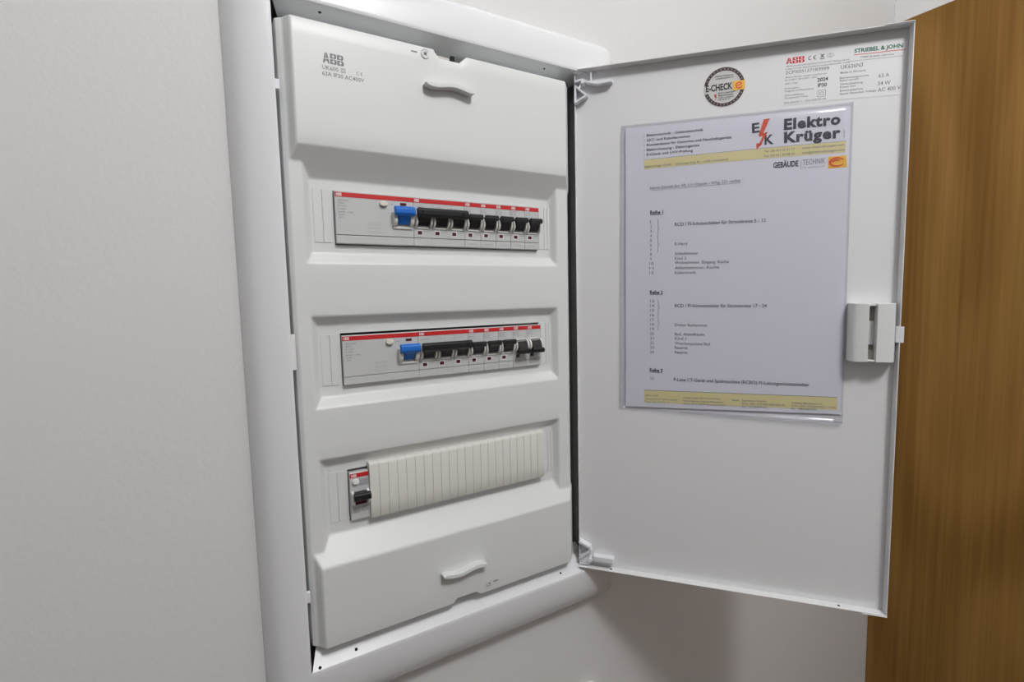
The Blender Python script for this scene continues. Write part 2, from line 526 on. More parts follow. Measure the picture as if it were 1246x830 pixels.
# skirt back into the cabinet, slightly drafted outwards
bd = [(0, j) for j in range(nx)] + [(i, nx-1) for i in range(1, nzr)] + [(nzr-1, j) for j in range(nx-2, -1, -1)] + [(i, 0) for i in range(nzr-2, 0, -1)]
sk = []
for st in range(3):
    for i, j in bd:
        x, y, z = vs_[i*nx+j]
        cx = (x-.1045)/.143; cz = (z+.134)/.261
        if st == 1: y += .0012; off = .0006
        elif st == 2: y = .034; off = .0012
        else: off = 0
        if st:
            if j == 0: x -= off
            if j == nx-1: x += off
            if i == 0: z -= off
            if i == nzr-1: z += off
        sk.append((x, y, z))
m_ = len(bd); fs2 = []
for st in range(2):
    for q in range(m_):
        qq = (q+1) % m_
        fs2.append((st*m_+qq, st*m_+q, (st+1)*m_+q, (st+1)*m_+qq))
b.add(sk, fs2, M_cover, True)
# hole rims
for hh, rz in zip(HOLE, ROWZ):
    x0, x1, z0, z1 = hh[0], hh[1], rz+hh[2], rz+hh[3]
    Y0 = .005
    b.add([(x0,Y0,z0),(x1,Y0,z0),(x1,Y0,z1),(x0,Y0,z1),(x0,Y0+.002,z0),(x1,Y0+.002,z0),(x1,Y0+.002,z1),(x0,Y0+.002,z1)],
          [(0,4,5,1),(1,5,6,2),(2,6,7,3),(3,7,4,0)], M_cover)
cover = empty('cover', (0, 0, 0)); cover.parent = cab; cover.location = -CAB0
tag(cover, 'moulded off-white plastic cover plate')
b.build('cover_shell', parent=cover)
# knock-out strips left and right of the device windows
for k, rz in enumerate(ROWZ):
    zt, zb = rz + .0010, rz - .0440
    if k == 2: zt = rz + .0022
    for x0, x1 in ((-.0175, -.0100), (-.0098, -.0030), (.2128, .2193), (.2195, .2237), (.2239, .2292)):
        s_ = MB(); s_.box(x0+.0002, x1-.0002, .0043, .0049, zb, zt, M_cover)
        s_.build('knockout_strip', parent=cover, bevel=.0002, seg=1)
# wavy finger grips
for zc, sgn in ((0.0979, 1), (-0.3654, 1)):
    s_ = MB(); top, bt = [], []
    N = 28
    for j in range(N+1):
        t = j/N; x = .0796 + .0484*t
        w = .0012*math.sin((t-.02)*2*math.pi*1.5 + .3)
        if zc > 0: w = .0014*math.cos((t-.57)*2*math.pi*1.25) - .0005
        else: w = .0014*math.sin((t-.1)*2*math.pi*1.2+2.8)
        e = math.sqrt(max(0, 1-(2*t-1)**10))*.0015 + .0004
        top.append((x, zc + w + e)); bt.append((x, zc + w - e))
    s_.prism(top + bt[::-1], 'y', -.0200, -.0110, M_cover, True)
    s_.build('finger_grip', parent=cover, bevel=.0007, seg=3)
# quarter-turn screws
for x, z, sx, r in ((0.0827, 0.1244, 0.0726, 0.0042), (0.1326, -0.3904, 0.1405, 0.0032)):
    s_ = MB()
    s_.cyl((x, z), r, 'y', -.0121, -.0113, M_cover, 28)
    ring(s_, x, z, r*.80, r*.92, -.0122, M_lgink, 30, 330)
    a = math.radians(40)
    for w in (a, a+math.pi/2):
        s_.line(x-r*.42*math.cos(w), z-r*.42*math.sin(w), x+r*.42*math.cos(w), z+r*.42*math.sin(w), r*.26, -.0123, M_gink)
    s_.build('cover_screw', parent=cover)
    s_ = MB(); s_.box(sx-.0028, sx+.0028, -.0117, -.0113, z-.0006, z+.0006, M_gink)
    s_.build('slot_mark', parent=cover, bevel=.0003)
# printing on the cover
s_ = MB(); Y = -.01165
emblem(s_, -.0072, .0962, .0165, .0082, Y, M_gink)
s_.text('UK600', -.0080, .0912, .0046, .0912, .0031, Y, M_gink)
for q in (.0000, .0007):
    x0, x1, z0, z1 = .0068+q, .0100-q, .0912+q, .0944-q
    for a in ((x0,z0,x1,z0),(x1,z0,x1,z1),(x1,z1,x0,z1),(x0,z1,x0,z0)): s_.line(*a, .0003, Y, M_gink)
s_.text('63A IP30 AC400V', -.0082, .0864, .0252, .0866, .0031, Y, M_gink)
ring(s_, .0205, .0929, .0010, .0014, Y, M_gink, 70, 290, 14)
ring(s_, .0237, .0929, .0010, .0014, Y, M_gink, 70, 290, 14)
s_.line(.0226, .0929, .0236, .0929, .0004, Y, M_gink)
s_.v = [(FS(p[0]), p[1], FS(p[2])) for p in s_.v]
tag(s_.build('lettering', parent=cover), 'grey printed lettering')
# little metal retainers seen through the notches
for z0, z1, t in ((.1195, .1290, 1), (-.3985, -.3900, -1)):
    s_ = MB(); s_.box(.0965, .1140, -.0050, .0040, z0, z1, M_zinc)
    s_.box(.1095, .1135, -.0080, -.0052, z0+.001, z1+.0012*t, M_hole); s_.box(.0925, .0955, -.0065, -.0020, z0+.0005, z1+.0025*t, M_hole)
    s_.build('retainer', parent=cover, bevel=.0005)

# ------------------------------------------------------------------ cabinet door
ANG = math.radians(-48.46)
KD = .9634                                    # scale that makes the sheet in the sleeve A4
P0 = Vector((.2533, -.0070, -.0034))
DU = Vector((math.cos(ANG), math.sin(ANG), 0)); DN = Vector((-math.sin(ANG), math.cos(ANG), 0))
SAG = .0173                                   # the open leaf hangs slightly low at its free edge
def sag(mb):
    mb.v = [(KD*p[0], KD*p[1], KD*(p[2] - SAG*p[0])) for p in mb.v]
    return mb
DW, DT, DB, DD = .3187, .1562, -.4245, .0102
b = MB(); t = .0010
b.box(0, DW, DD, DD+t, DB, DT, M_door)
# folded rims
b.box(0, DW, 0, DD, DB, DB+t, M_door)
b.box(0, DW, 0, DD, DT-t, DT, M_door)
b.box(DW-t, DW, 0, DD, DB+t, DT-t, M_door)
b.box(0, t, .0045, DD, DB+t, DT-t, M_door)
# inner return lip along the free edge and corner tabs
b.box(DW-.024, DW, -.0007, .0003, DT-.0003, DT+.0006, M_door)
b.box(DW-.022, DW, -.0007, .0003, DB-.0010, DB+.0002, M_door)
door = sag(b).build('door', bevel=.0003, seg=1)
door.parent = cab; door.location = P0 - CAB0; door.rotation_euler = (0, 0, ANG)
tag(door, 'white sheet steel door leaf')
def dpart(mb, name, **k):
    return sag(mb).build(name, parent=door, **k)
# rivets in the rims
def rivet(u, y, v, ax, m):
    s_ = MB()
    if ax == 'z': s_.cyl((u, y), .0013, 'z', v-.0002, v+.0002, m, 12)
    else: s_.cyl((y, v), .0013, 'x', u-.0002, u+.0002, m, 12)
    dpart(s_, 'rim_hole')
rivet(.0385, .0050, DB+t+.0001, 'z', M_hole); rivet(.2768, .0050, DB+t+.0001, 'z', M_hole)
rivet(.0390, .0050, DT-t-.0001, 'z', M_white); rivet(.2755, .0050, DT-t-.0001, 'z', M_white)
rivet(DW-t-.0001, .0050, .1115, 'x', M_white); rivet(DW-t-.0001, .0050, -.379, 'x', M_white)
# hinge brackets: folded plastic straps
def strap(s_, pts, y0, y1, th, m):
    pts = [Vector(p) for p in pts]
    for a, c in zip(pts[:-1], pts[1:]):
        d = (c-a).normalized(); n_ = Vector((-d.y, d.x))*th/2; a2 = a - d*th*.35; c2 = c + d*th*.35
        s_.prism([tuple(a2-n_), tuple(c2-n_), tuple(c2+n_), tuple(a2+n_)], 'y', y0, y1, m)
s_ = MB()
strap(s_, [(.0015, .1390), (.0139, .1276), (.0012, .1210), (.0015, .1385)], .0015, .0100, .0020, M_clip)
strap(s_, [(.0020, .1440), (.0090, .1450), (.0130, .1425), (.0262, .1388), (.0415, .1398)], .0020, .0100, .0022, M_clip)
strap(s_, [(.0060, .1375), (.0100, .1450)], .003, .0100, .0022, M_clip)
s_.box(.0180, .0195, .004, .0101, .1400, .1545, M_clip)
s_.cyl((.0105, .1425), .0026, 'y', .0010, .0100, M_clip, 16)
dpart(s_, 'hinge_bracket', bevel=.0003)
s_ = MB()
strap(s_, [(.0012, -.3935), (.0131, -.3985), (.0140, -.4025), (.0015, -.4140)], .0010, .0100, .0028, M_clip)
s_.box(.0005, .0125, .0040, .0100, -.4225, -.4135, M_clip)
s_.box(.0175, .0418, .0010, .0100, -.4148, -.4085, M_clip)
strap(s_, [(.0100, -.4190), (.0180, -.4120)], .0020, .0100, .0030, M_clip)
s_.cyl((.0135, -.4150), .0030, 'y', .0010, .0100, M_clip, 16)
dpart(s_, 'hinge_bracket', bevel=.0004)
# lock housing
LZ0, LZ1 = -.1615, -.1035
s_ = MB()
pl = [(.2758, .0100), (.2752, .0020), (.2767, -.0035), (.2800, -.0062), (.2900, -.0070), (.2900, -.0035), (.2895, .0100)]
pr_ = [(.3150, .0100), (.3150, .0020), (.3125, -.0035), (.3050, -.0062), (.2968, -.0070), (.2968, -.0035), (.2975, .0100)]
s_.prism(pl, 'z', LZ0, LZ1, M_cover); s_.prism(pr_, 'z', LZ0, LZ1, M_cover)
s_.prism([(.2895, -.0030), (.2972, -.0030), (.2972, .0100), (.2895, .0100)], 'z', LZ1-.0030, LZ1-.0008, M_cover)
s_.prism([(.2895, -.0050), (.2972, -.0050), (.2972, .0100), (.2895, .0100)], 'z', LZ0+.0002, LZ0+.0022, M_cover)
dpart(s_, 'lock_case', bevel=.0006)
s_ = MB(); s_.box(.2897, .2971, .0035, .0099, LZ0+.0024, LZ1-.0040, M_slot)
s_.box(.2899, .2969, .0010, .0034, -.1445, -.1210, M_cover)
s_.box(.2899, .2969, .0005, .0034, -.1600, -.1500, M_zinc)
dpart(s_, 'lock_bolt', bevel=.0003)
s_ = MB(); s_.prism([(.3151, .0070), (.3151, .0015), (.3165, .0002), (.3215, -.0003), (.3215, .0006), (.3172, .0012), (.3176, .0070)], 'z', -.1420, -.1262, M_clip)
dpart(s_, 'latch_tab', bevel=.0002)

# things fixed on the inner face of the door ------------------------------------
def on_door(mb, name, origin, **k):
    o3 = (KD*origin[0], KD*origin[1], KD*(origin[2] - SAG*origin[0]))
    o = sag(mb).build(name, origin=o3, **k)
    o.location = P0 + DU*o3[0] + DN*o3[1] + Vector((0, 0, o3[2]))
    o.rotation_euler = (0, 0, ANG)
    return o

# printed sheet
s_ = MB(); YP = .0086; Y = YP - .00012
s_.prism([(.0556, -.2238), (.2735, -.2182), (.2722, .0889), (.0560, .0887)], 'y', YP, YP+.0003, M_paper)
T = lambda t, x0, z0, x1, z1, h, m=M_ink2, bd=0: s_.text(t, x0, z0, x1, z1, h, Y-.0001, m, bd)
for t_, x1, z0 in (('Elektrotechnik - Gebäudetechnik', .1371, .0783), ('SAT- und Kabelfernsehen', .1240, .0730),
                  ('Kundendienst für Gewerbe und Haushaltsgeräte', .1646, .0680), ('Elektroheizung - Elektrogeräte', .1332, .0628), ('E-Check und UVV-Prüfung', .1266, .0578)):
    T(t_, .0790, z0, x1, z0+.0003, .0027, M_ink2)
    s_.line(.0762, z0, .0766, z0+.0022, .0005, Y-.0001, M_lgink)
s_.flat([(.0762, .0436), (.1822, .0450), (.2688, .0450), (.2691, .0556), (.1828, .0551), (.0760, .0535)], Y, M_yellow)
s_.line(.0760, .0538, .1828, .0554, .0006, Y-.00005, M_lgink); s_.line(.1828, .0554, .2691, .0559, .0006, Y-.00005, M_lgink)
T('Elektro Krüger GmbH  -  Chemnitzer Ring 40  -  01581 Lommatzsch', .0770, .0452, .1617, .0463, .0021, M_gink)
T('E', .1844, .0718, .1914, .0722, .0092, M_ink2, 1); T('K', .1962, .0590, .2046, .0592, .0092, M_ink2, 1)
s_.flat([(.2006, .0846), (.1950, .0842), (.1905, .0690), (.1945, .0695)], Y-.0002, M_orange)
s_.flat([(.1905, .0690), (.1990, .0716), (.1975, .0690), (.1915, .0672)], Y-.0002, M_orange)
s_.flat([(.1990, .0716), (.1950, .0690), (.1905, .0590), (.1925, .0585)], Y-.0002, M_orange)
s_.flat([(.1886, .0545), (.1886, .0610), (.1942, .0602)], Y-.0002, M_orange)
T('Elektro', .2137, .0722, .2636, .0726, .0099, M_ink2, 2); T('Krüger', .2140, .0593, .2640, .0597, .0099, M_ink2, 2)
T('GmbH', .2676, .0594, .2676, .0666, .0012, M_gink)
T('Tel. (06 41) 30 31 17', .1960, .0510, .2239, .0511, .0022, M_gink); T('Fax (06 41) 30 08 03', .1961, .0464, .2240, .0465, .0022, M_gink)
T('www.elektrokrueger.com', .2305, .0513, .2678, .0514, .0022, M_gink); T('info@elektrokrueger.com', .2306, .0465, .2680, .0466, .0022, M_gink)
T('GEBÄUDE', .2047, .0348, .2276, .0349, .0055, M_ink2, 1)
s_.line(.2300, .0318, .2300, .0403, .0003, Y-.0001, M_gink)
T('TECHNIK', .2315, .0354, .2516, .0358, .0055, M_gink, -1); T('Wir elektrisieren Sie!', .2317, .0323, .2510, .0326, .0014, M_gink, -1)
s_.flat([(.2542, .0302), (.2704, .0306), (.2695, .0422), (.2540, .0417)], Y, M_gold)
for q in range(2):
    vs2 = []; fs2_ = []; N = 24
    for j in range(N+1):
        a = math.radians(25 + 310*j/N) if q == 0 else math.radians(200 - 150*j/N)
        rx, rz = (.0062, .0040) if q == 0 else (.0040, .0017)
        w = .0008*(0.4 + .8*math.sin(math.pi*j/N))
        cx, cz = .2618, .0362
        vs2 += [(cx + (rx-w)*math.cos(a), Y-.0002, cz + (rz-w)*math.sin(a)), (cx + (rx+w)*math.cos(a), Y-.0002, cz + (rz+w)*math.sin(a))]
    for j in range(N): fs2_.append((2*j, 2*j+1, 2*j+3, 2*j+2))
    s_.add(vs2, fs2_, M_orange)
T('Herrn Schreik-Str. 49, 1.U Oppaw - Whg. 231 rechts', .0826, .0213, .1740, .0232, .0031, M_gink, 0)
s_.line(.0826, .0202, .1740, .0221, .0003, Y-.0001, M_gink)
def row_title(t_, z):
    T(t_, .0827, z, .0966, z-.0002, .0038, M_ink2, 1); s_.line(.0827, z-.0008, .0966, z-.0010, .0004, Y-.0001, M_ink2)
row_title('Reihe 1', -.0054); row_title('Reihe 2', -.0935); row_title('Reihe 3', -.1816)
for k in range(12):
    z = -.0153 - .0051*k
    T(str(k+1), .0827 if k < 9 else .0820, z, .0835 if k == 0 else (.0845 if k < 9 else .0866), z, .0030, M_gink)
    z = -.1030 - .00524*k
    T(str(k+13), .0829, z, .0873, z, .0030, M_gink)
T('25', .0831, -.1909, .0872, -.1909, .0032, M_gink)
def brace(x, z0, z1):
    zm = (z0+z1)/2
    for a in ((x-.001, z0, x, z0-.001), (x, z0-.001, x, zm+.001), (x, zm+.001, x+.0012, zm), (x+.0012, zm, x, zm-.001), (x, zm-.001, x, z1+.001), (x, z1+.001, x-.001, z1)):
        s_.line(*a, .00045, Y-.0001, M_gink)
brace(.0912, -.0115, -.0300); brace(.0912, -.0310, -.0475); brace(.0918, -.1002, -.1180); brace(.0918, -.1190, -.1340)
T('RCD / FI-Schutzschalter für Stromkreise 5 - 12', .1088, -.0195, .1990, -.0194, .0036, M_ink2, 0)
T('RCD / FI-Schutzschalter für Stromkreise 17 - 24', .1094, -.1084, .2017, -.1082, .0036, M_ink2, 0)
for t_, x1, z in (('E-Herd', .1217, -.0404), ('Schlafzimmer', .1332, -.0510), ('Kind 2', .1210, -.0561), ('Wohnzimmer, Eingang, Küche', .1642, -.0608),
                  ('Arbeitszimmer, Küche', .1545, -.0665), ('Kühlschrank', .1313, -.0718), ('Dreher Badezimmer', .1437, -.1295), ('Bad, Abstellraum', .1404, -.1397),
                  ('Kind 1', .1217, -.1447), ('Waschmaschine Bad', .1465, -.1501), ('Reserve', .1231, -.1549), ('Reserve', .1231, -.1601)):
    T(t_, .1090 if z > -.1 else .1096, z, x1, z, .0031, M_gink)
T('F-Linie CT-Gerät und Spülmaschine (RCBO) FI-Leitungsschutzschalter', .1090, -.1912, .2437, -.1906, .0036, M_ink2, 0)
s_.flat([(.0768, -.2179), (.2698, -.2139), (.2694, -.2008), (.0768, -.2036)], Y, M_yellow)
s_.line(.0768, -.2034, .2694, -.2006, .0006, Y-.00005, M_gink)
for t_, x0, z0, x1, z1 in (('Elektro GmbH', .0782, -.2102, .0922, -.2099), ('Chemnitzer Ring 40 - 01581 Lommatzsch', .0782, -.2143, .1127, -.2136), ('Telefon (06 41) 30 31 17', .0782, -.2178, .1039, -.2172),
    ('Amtsgericht Gießen HRB 1742 Geschäftsführer', .1188, -.2106, .1582, -.2098), ('Handwerkskammer Wiesbaden Meisterbetrieb', .1189, -.2142, .1607, -.2134), ('USt-IdNr. DE 112 604 785 Steuernummer 20 231', .1189, -.2174, .1624, -.2166),
    ('Bank:', .1700, -.2104, .1768, -.2103), ('Sparkasse Gießen', .1797, -.2102, .2038, -.2097), ('IBAN  DE51 5135 0025 0205 0056 41', .1797, -.2136, .2212, -.2128), ('BIC    SKGIDE5FXXX', .1798, -.2168, .2040, -.2163),
    ('Volksbank Mittelhessen eG', .2274, -.2098, .2556, -.2094), ('IBAN  DE30 5139 0000 0056 1172 06', .2275, -.2129, .2683, -.2123), ('BIC    VBMHDE5FXXX', .2275, -.2159, .2512, -.2156)):
    T(t_, x0, z0, x1, z1, .0019, M_gink)
paper = on_door(s_, 'circuit_chart', (.165, .0087, -.2220))
tag(paper, 'printed white circuit chart sheet with orange lightning logo inside the clear sleeve', 'document')

# clear sleeve around the sheet
s_ = MB(); nu, nv = 26, 36; c00, c10, c11, c01 = (.0490, -.2265), (.2746, -.2268), (.2742, .0922), (.0515, .0926)
def sl(a, c):
    x = (c00[0]*(1-a)+c10[0]*a)*(1-c) + (c01[0]*(1-a)+c11[0]*a)*c
    z = (c00[1]*(1-a)+c10[1]*a)*(1-c) + (c01[1]*(1-a)+c11[1]*a)*c
    return x, z
vs2 = []
for i in range(nv+1):
    for j in range(nu+1):
        a, c = j/nu, i/nv
        x, z = sl(a, c)
        y = .0074 - .0009*math.sin(a*math.pi)*(.4 + .6*abs(math.sin(c*5.1+a*2))) - .0005*math.sin(7*a+3*c)
        e = min(a, 1-a, c*1.4, (1-c)*1.4)
        y = y if e > .03 else .0081 + (y-.0081)*(e/.03)
        if c < .03 and a > .35: y -= .0016*min(1, (a-.35)*3)
        vs2.append((x, y, z))
s_.add(vs2, [(i*(nu+1)+j, i*(nu+1)+j+1, (i+1)*(nu+1)+j+1, (i+1)*(nu+1)+j) for i in range(nv) for j in range(nu)], M_film, True)
nb = (nu+1)*(nv+1); k = len(s_.v)
s_.add([(p[0], .0098, p[2]) for p in vs2], [], M_film)
for i in range(nv):
    for j in range(nu):
        s_.f.append((k+i*(nu+1)+j, k+(i+1)*(nu+1)+j, k+(i+1)*(nu+1)+j+1, k+i*(nu+1)+j+1)); s_.m.append(0); s_.sm.append(True)
rim = [j for j in range(nu+1)] + [i*(nu+1)+nu for i in range(1, nv+1)] + [nv*(nu+1)+j for j in range(nu-1, -1, -1)] + [i*(nu+1) for i in range(nv-1, 0, -1)]
for q in range(len(rim)):
    a_, c_ = rim[q], rim[(q+1) % len(rim)]
    s_.f.append((a_, k+a_, k+c_, c_)); s_.m.append(0); s_.sm.append(False)
# welded margins
for (a, c), y in (((( .0497, -.2262), (.0520, .0924)), .0088), (((.0530, -.2262), (.0545, .0924)), .0088)):
    s_.tube([(a[0], y, a[1]), ((a[0]+c[0])/2, y, (a[1]+c[1])/2), (c[0], y, c[1])], .00035, M_film, 6)
s_.tube([(.1150, .0085, -.2268), (.1700, .0074, -.2270), (.2300, .0064, -.2272), (.2740, .0062, -.2268)], .0011, M_film, 8)
slv = on_door(s_, 'plastic_sleeve', (.163, .0092, -.2268))
tag(slv, 'clear plastic document sleeve stuck to the inside of the cabinet door', 'sleeve')

# rating label
s_ = MB(); YL = .0100; Y = YL - .00012
s_.prism([(.2114, .0966), (.2532, .0964), (.3150, .0950), (.3172, .1440), (.2555, .1440), (.2550, .1410), (.2113, .1416)], 'y', YL, YL+.00018, M_label)
T = lambda t, x0, z0, x1, z1, h, m=M_gink, bd=0: s_.text(t, x0, z0, x1, z1, h, Y, m, bd)
emblem(s_, .2144, .1361, .0166, .0058, Y, M_red)
for x in (.2360, .2405):
    ring(s_, x, .1391, .0014, .0020, Y, M_ink2, 75, 285, 14)
s_.line(.2390, .1391, .2403, .1391, .0005, Y, M_ink2)
s_.flat([(.2448, .1412), (.2480, .1412), (.2472, .1382), (.2456, .1382)], Y, M_lgink); s_.line(.2446, .1376, .2480, .1416, .0004, Y-.0001, M_ink2); s_.line(.2482, .1376, .2448, .1416, .0004, Y-.0001, M_ink2)
s_.rect(.2444, .2482, .1366, .1372, Y, M_ink2)
ring(s_, .2522, .1394, .0016, .0019, Y, M_gink); ring(s_, .2542, .1394, .0016, .0019, Y, M_gink)
T('STRIEBEL & JOHN', .2735, .1386, .3131, .1380, .0036, M_dgreen, 1)
s_.line(.2732, .1367, .3155, .1358, .0006, Y, M_orange)
T('77880 Sasbach, Germany', .2788, .1330, .3064, .1322, .0016)
T('ABB Stotz-Kontakt GmbH, Eppelheimer Straße 82, 69123 Heidelberg, Germany', .2144, .1333, .2700, .1326, .0014)
s_.line(.2690, .1312, .3140, .1302, .0003, Y, M_gink)
T('Postfach 10 16 80, 69006 Heidelberg, Unterputz-Kleinverteiler, 3-reihig', .2142, .1306, .2700, .1300, .0014)
T('2CPX031371R9999', .2142, .1264, .2526, .1258, .0031)
T('Made in Slovenia, compact consumer unit', .2143, .1226, .2506, .1220, .0015)
T('IEC 61439-3  EN 61439-3  DBO', .2138, .1199, .2421, .1196, .0015)
T('2024', .2426, .1156, .2519, .1159, .0034, M_ink2, 1); T('Jahr / Year', .2141, .1165, .2255, .1163, .0016)
T('IP30', .2431, .1104, .2510, .1103, .0034, M_ink2, 1); T('Schutzart', .2138, .1118, .2264, .1117, .0016); T('Degree of Protection', .2139, .1092, .2395, .1089, .0016)
for q in (0, .0018):
    x0, x1, z0, z1 = .2434+q, .2500-q, .1010+q, .1072-q
    for a in ((x0,z0,x1,z0),(x1,z0,x1,z1),(x1,z1,x0,z1),(x0,z1,x0,z0)): s_.line(*a, .0003, Y, M_ink2)
T('Schutzklasse', .2140, .1052, .2310, .1050, .0016); T('Protection Class', .2141, .1025, .2347, .1024, .0016)
T('EN 60670-1 / EN 60670-24', .2138, .0977, .2506, .0978, .0018)
T('UK636N3', .2625, .1250, .2812, .1249, .0036); T('Made in Slovenia', .2623, .1205, .2837, .1205, .0018)
T('Bemessungsstrom', .2621, .1157, .2863, .1155, .0017); T('Rated current', .2622, .1132, .2781, .1133, .0017)
T('63 A', .2945, .1128, .3032, .1128, .0034); T('Verlustleistung', .2623, .1098, .2817, .1096, .0017); T('Power loss', .2624, .1070, .2756, .1071, .0017)
T('54 W', .2941, .1056, .3045, .1055, .0036); T('Bemessungsspannung', .2625, .1037, .2819, .1037, .0017); T('Rated Operation Voltage', .2626, .1006, .2932, .1004, .0018)
T('AC 400 V', .2943, .0996, .3130, .0998, .0036)
lab = on_door(s_, 'rating_label', (.264, .0101, .0960))
tag(lab, 'white rating label with red ABB and green STRIEBEL & JOHN print on the cabinet door', 'label')

# inspection seal
s_ = MB(); Y = YL - .00012; cx, cz = .1569, .1214
s_.cyl((cx, cz), .0203, 'y', YL, YL+.00018, M_seal, 48, rx=.0200)
ring(s_, cx, cz, .0163, .0196, Y, M_brown, 14, 172, 40); ring(s_, cx, cz, .0163, .0196, Y, M_brown, 198, 352, 40)
for k in range(26):
    a = math.radians(20 + k*5.6 if k < 13 else 208 + (k-13)*5.6 + (k-13)*4.8)
    a = math.radians(22 + 11.2*k) if k < 13 else math.radians(206 + 10.8*(k-13))
    s_.line(cx+.0172*math.cos(a), cz+.0172*math.sin(a), cx+.0188*math.cos(a), cz+.0188*math.sin(a), .0011, Y-.0001, M_gink)
s_.text('E-CHECK', .1392, .1183, .1650, .1188, .0062, Y-.0001, M_ink, 1)
s_.rect(.1654, .1767, .1168, .1260, Y-.0002, M_gold)
ring(s_, .1712, .1214, .0022, .0034, Y-.0003, M_orange, 20, 340, 24); s_.line(.1696, .1210, .1730, .1222, .0012, Y-.0003, M_orange)
for t_, x0, z0, x1 in (('Nächste Prüfung am', .1483, .1320, .1650), ('wiederkehrend', .1487, .1296, .1654), ('Elektro Krüger GmbH', .1513, .1150, .1680), ('Meisterbetrieb', .1514, .1126, .1655), ('01581 Lommatzsch', .1514, .1102, .1662), ('Tel. 30 31 17', .1514, .1080, .1630)):
    s_.text(t_, x0, z0, x1, z0+.0002, .0016, Y-.0001, M_ink2, 0)
s_.flat([(.1497, .1150), (.1475, .1148), (.1478, .1118), (.1488, .1120), (.1480, .1088), (.1503, .1126), (.1492, .1126)], Y-.0001, M_red)
seal = on_door(s_, 'inspection_sticker', (cx, .0101, cz-.0203))
tag(seal, 'small round E-CHECK inspection sticker with dark rim on the cabinet door', 'sticker')

# ------------------------------------------------------------------ breakers
Hh = .0444                                     # visible height of a device front
def toggle_poly(on, dy=0.0):
    # (y, z) measured from the top edge; the lever leans up when switched on
    P = [(-.0090, -.0131), (-.0104, -.0142), (-.0106, -.0168), (-.0080, -.0186), (-.0030, -.0256), (.0030, -.0256), (.0030, -.0150), (-.0050, -.0136)]
    if not on: P = [(y, -.0424 - z) for y, z in P]
    return [(y-dy, z + Hh) for y, z in P]
def bar_poly(on):
    P = [(-.0062, -.0132), (-.0094, -.0129), (-.0108, -.0142), (-.0110, -.0170), (-.0090, -.0183), (-.0066, -.0172)]
    if not on: P = [(y, -.0424 - z) for y, z in P]
    return [(y, z + Hh) for y, z in P]
def cheek_poly():
    P = []
    for j in range(15):
        a = math.pi*j/14
        P.append((-.0064*math.sin(a), -.0212 + .0066*math.cos(a) + Hh))
    P += [(.0010, -.0278 + Hh), (.0010, -.0146 + Hh)]
    return P
def body(mb, x0, x1, m=M_grey, w=.0):
    prof = [(0.0, .0078), (0.0, Hh-.0004), (.0004, Hh), (.030, Hh), (.030, 0.0), (.0012, 0.0), (.0006, .0006), (.0006, .0070), (.0012, .0074)]
    mb.prism(prof, 'x', x0+.00012, x1-.00012, m)
def band(root, x0, x1, starts):
    s_ = MB(); s_.box(x0+.0002, x1-.0002, -.00025, .0001, Hh-.0045, Hh-.0006, M_red)
    for q in starts: emblem(s_, q+.0010, Hh-.0038, .0050, .0026, -.0003, M_white)
    s_.build('red_band', parent=root)
def single(loc, on=True, small=''):
    w = .0175; r = empty('circuit_breaker', loc)
    s_ = MB(); body(s_, -w/2, w/2); s_.build('body', parent=r, bevel=.0002, seg=1)
    band(r, -w/2, w/2, (-w/2,))
    pole(r, 0.0, on)
    s_ = MB()
    s_.text('S201', -.0075, Hh-.0072, -.0010, Hh-.0072, .0013, -.00015, M_lgink)
    s_.text('B 16', -.0075, Hh-.0094, -.0020, Hh-.0094, .0014, -.00015, M_gink)
    s_.text('230/400V~', -.0075, Hh-.0112, .0010, Hh-.0112, .0009, -.00015, M_lgink)
    s_.text('6000', .0020, Hh-.0312, .0070, Hh-.0312, .0012, -.00015, M_lgink)
    s_.text('S 201-B16', -.0060, .0030, .0055, .0030, .0012, .00045, M_lgink)
    s_.build('print', parent=r)
    return r
def pole(r, x, on, stem=M_black, bar=True):
    for sx in (-1, 1):
        s_ = MB(); s_.prism(cheek_poly(), 'x', x + sx*.0062, x + sx*.0081, M_cheek, False)
        s_.build('toggle_cheek', parent=r, bevel=.0003)
    s_ = MB(); s_.box(x-.0057, x+.0057, -.0012, .0005, Hh-.0284, Hh-.0268, M_cheek)
    if bar:
        s_.box(x-.0057, x+.0057, -.0012, .0005, Hh-.0152, Hh-.0140, M_cheek) if not on else None
    s_.build('toggle_sill', parent=r, bevel=.0002, seg=1)
    s_ = MB(); s_.prism(toggle_poly(on), 'x', x-.0057, x+.0057, stem)
    if bar: s_.prism(bar_poly(on), 'x', x-.0071, x+.0071, M_black)
    if bar: s_.build('toggle', parent=r, bevel=.0005)
    else: s_.build('toggle_stem', parent=r, bevel=.0004)
    s_ = MB()
    if on:
        s_.box(x-.0056, x-.0000, -.0002, .0001, Hh-.0345, Hh-.0295, M_white)
        s_.box(x-.0050, x-.0008, -.0004, .0001, Hh-.0337, Hh-.0305, M_wine)
    else:
        s_.box(x-.0052, x-.0012, -.0004, .0001, Hh-.0337, Hh-.0305, M_green)
    s_.build('status_window', parent=r)
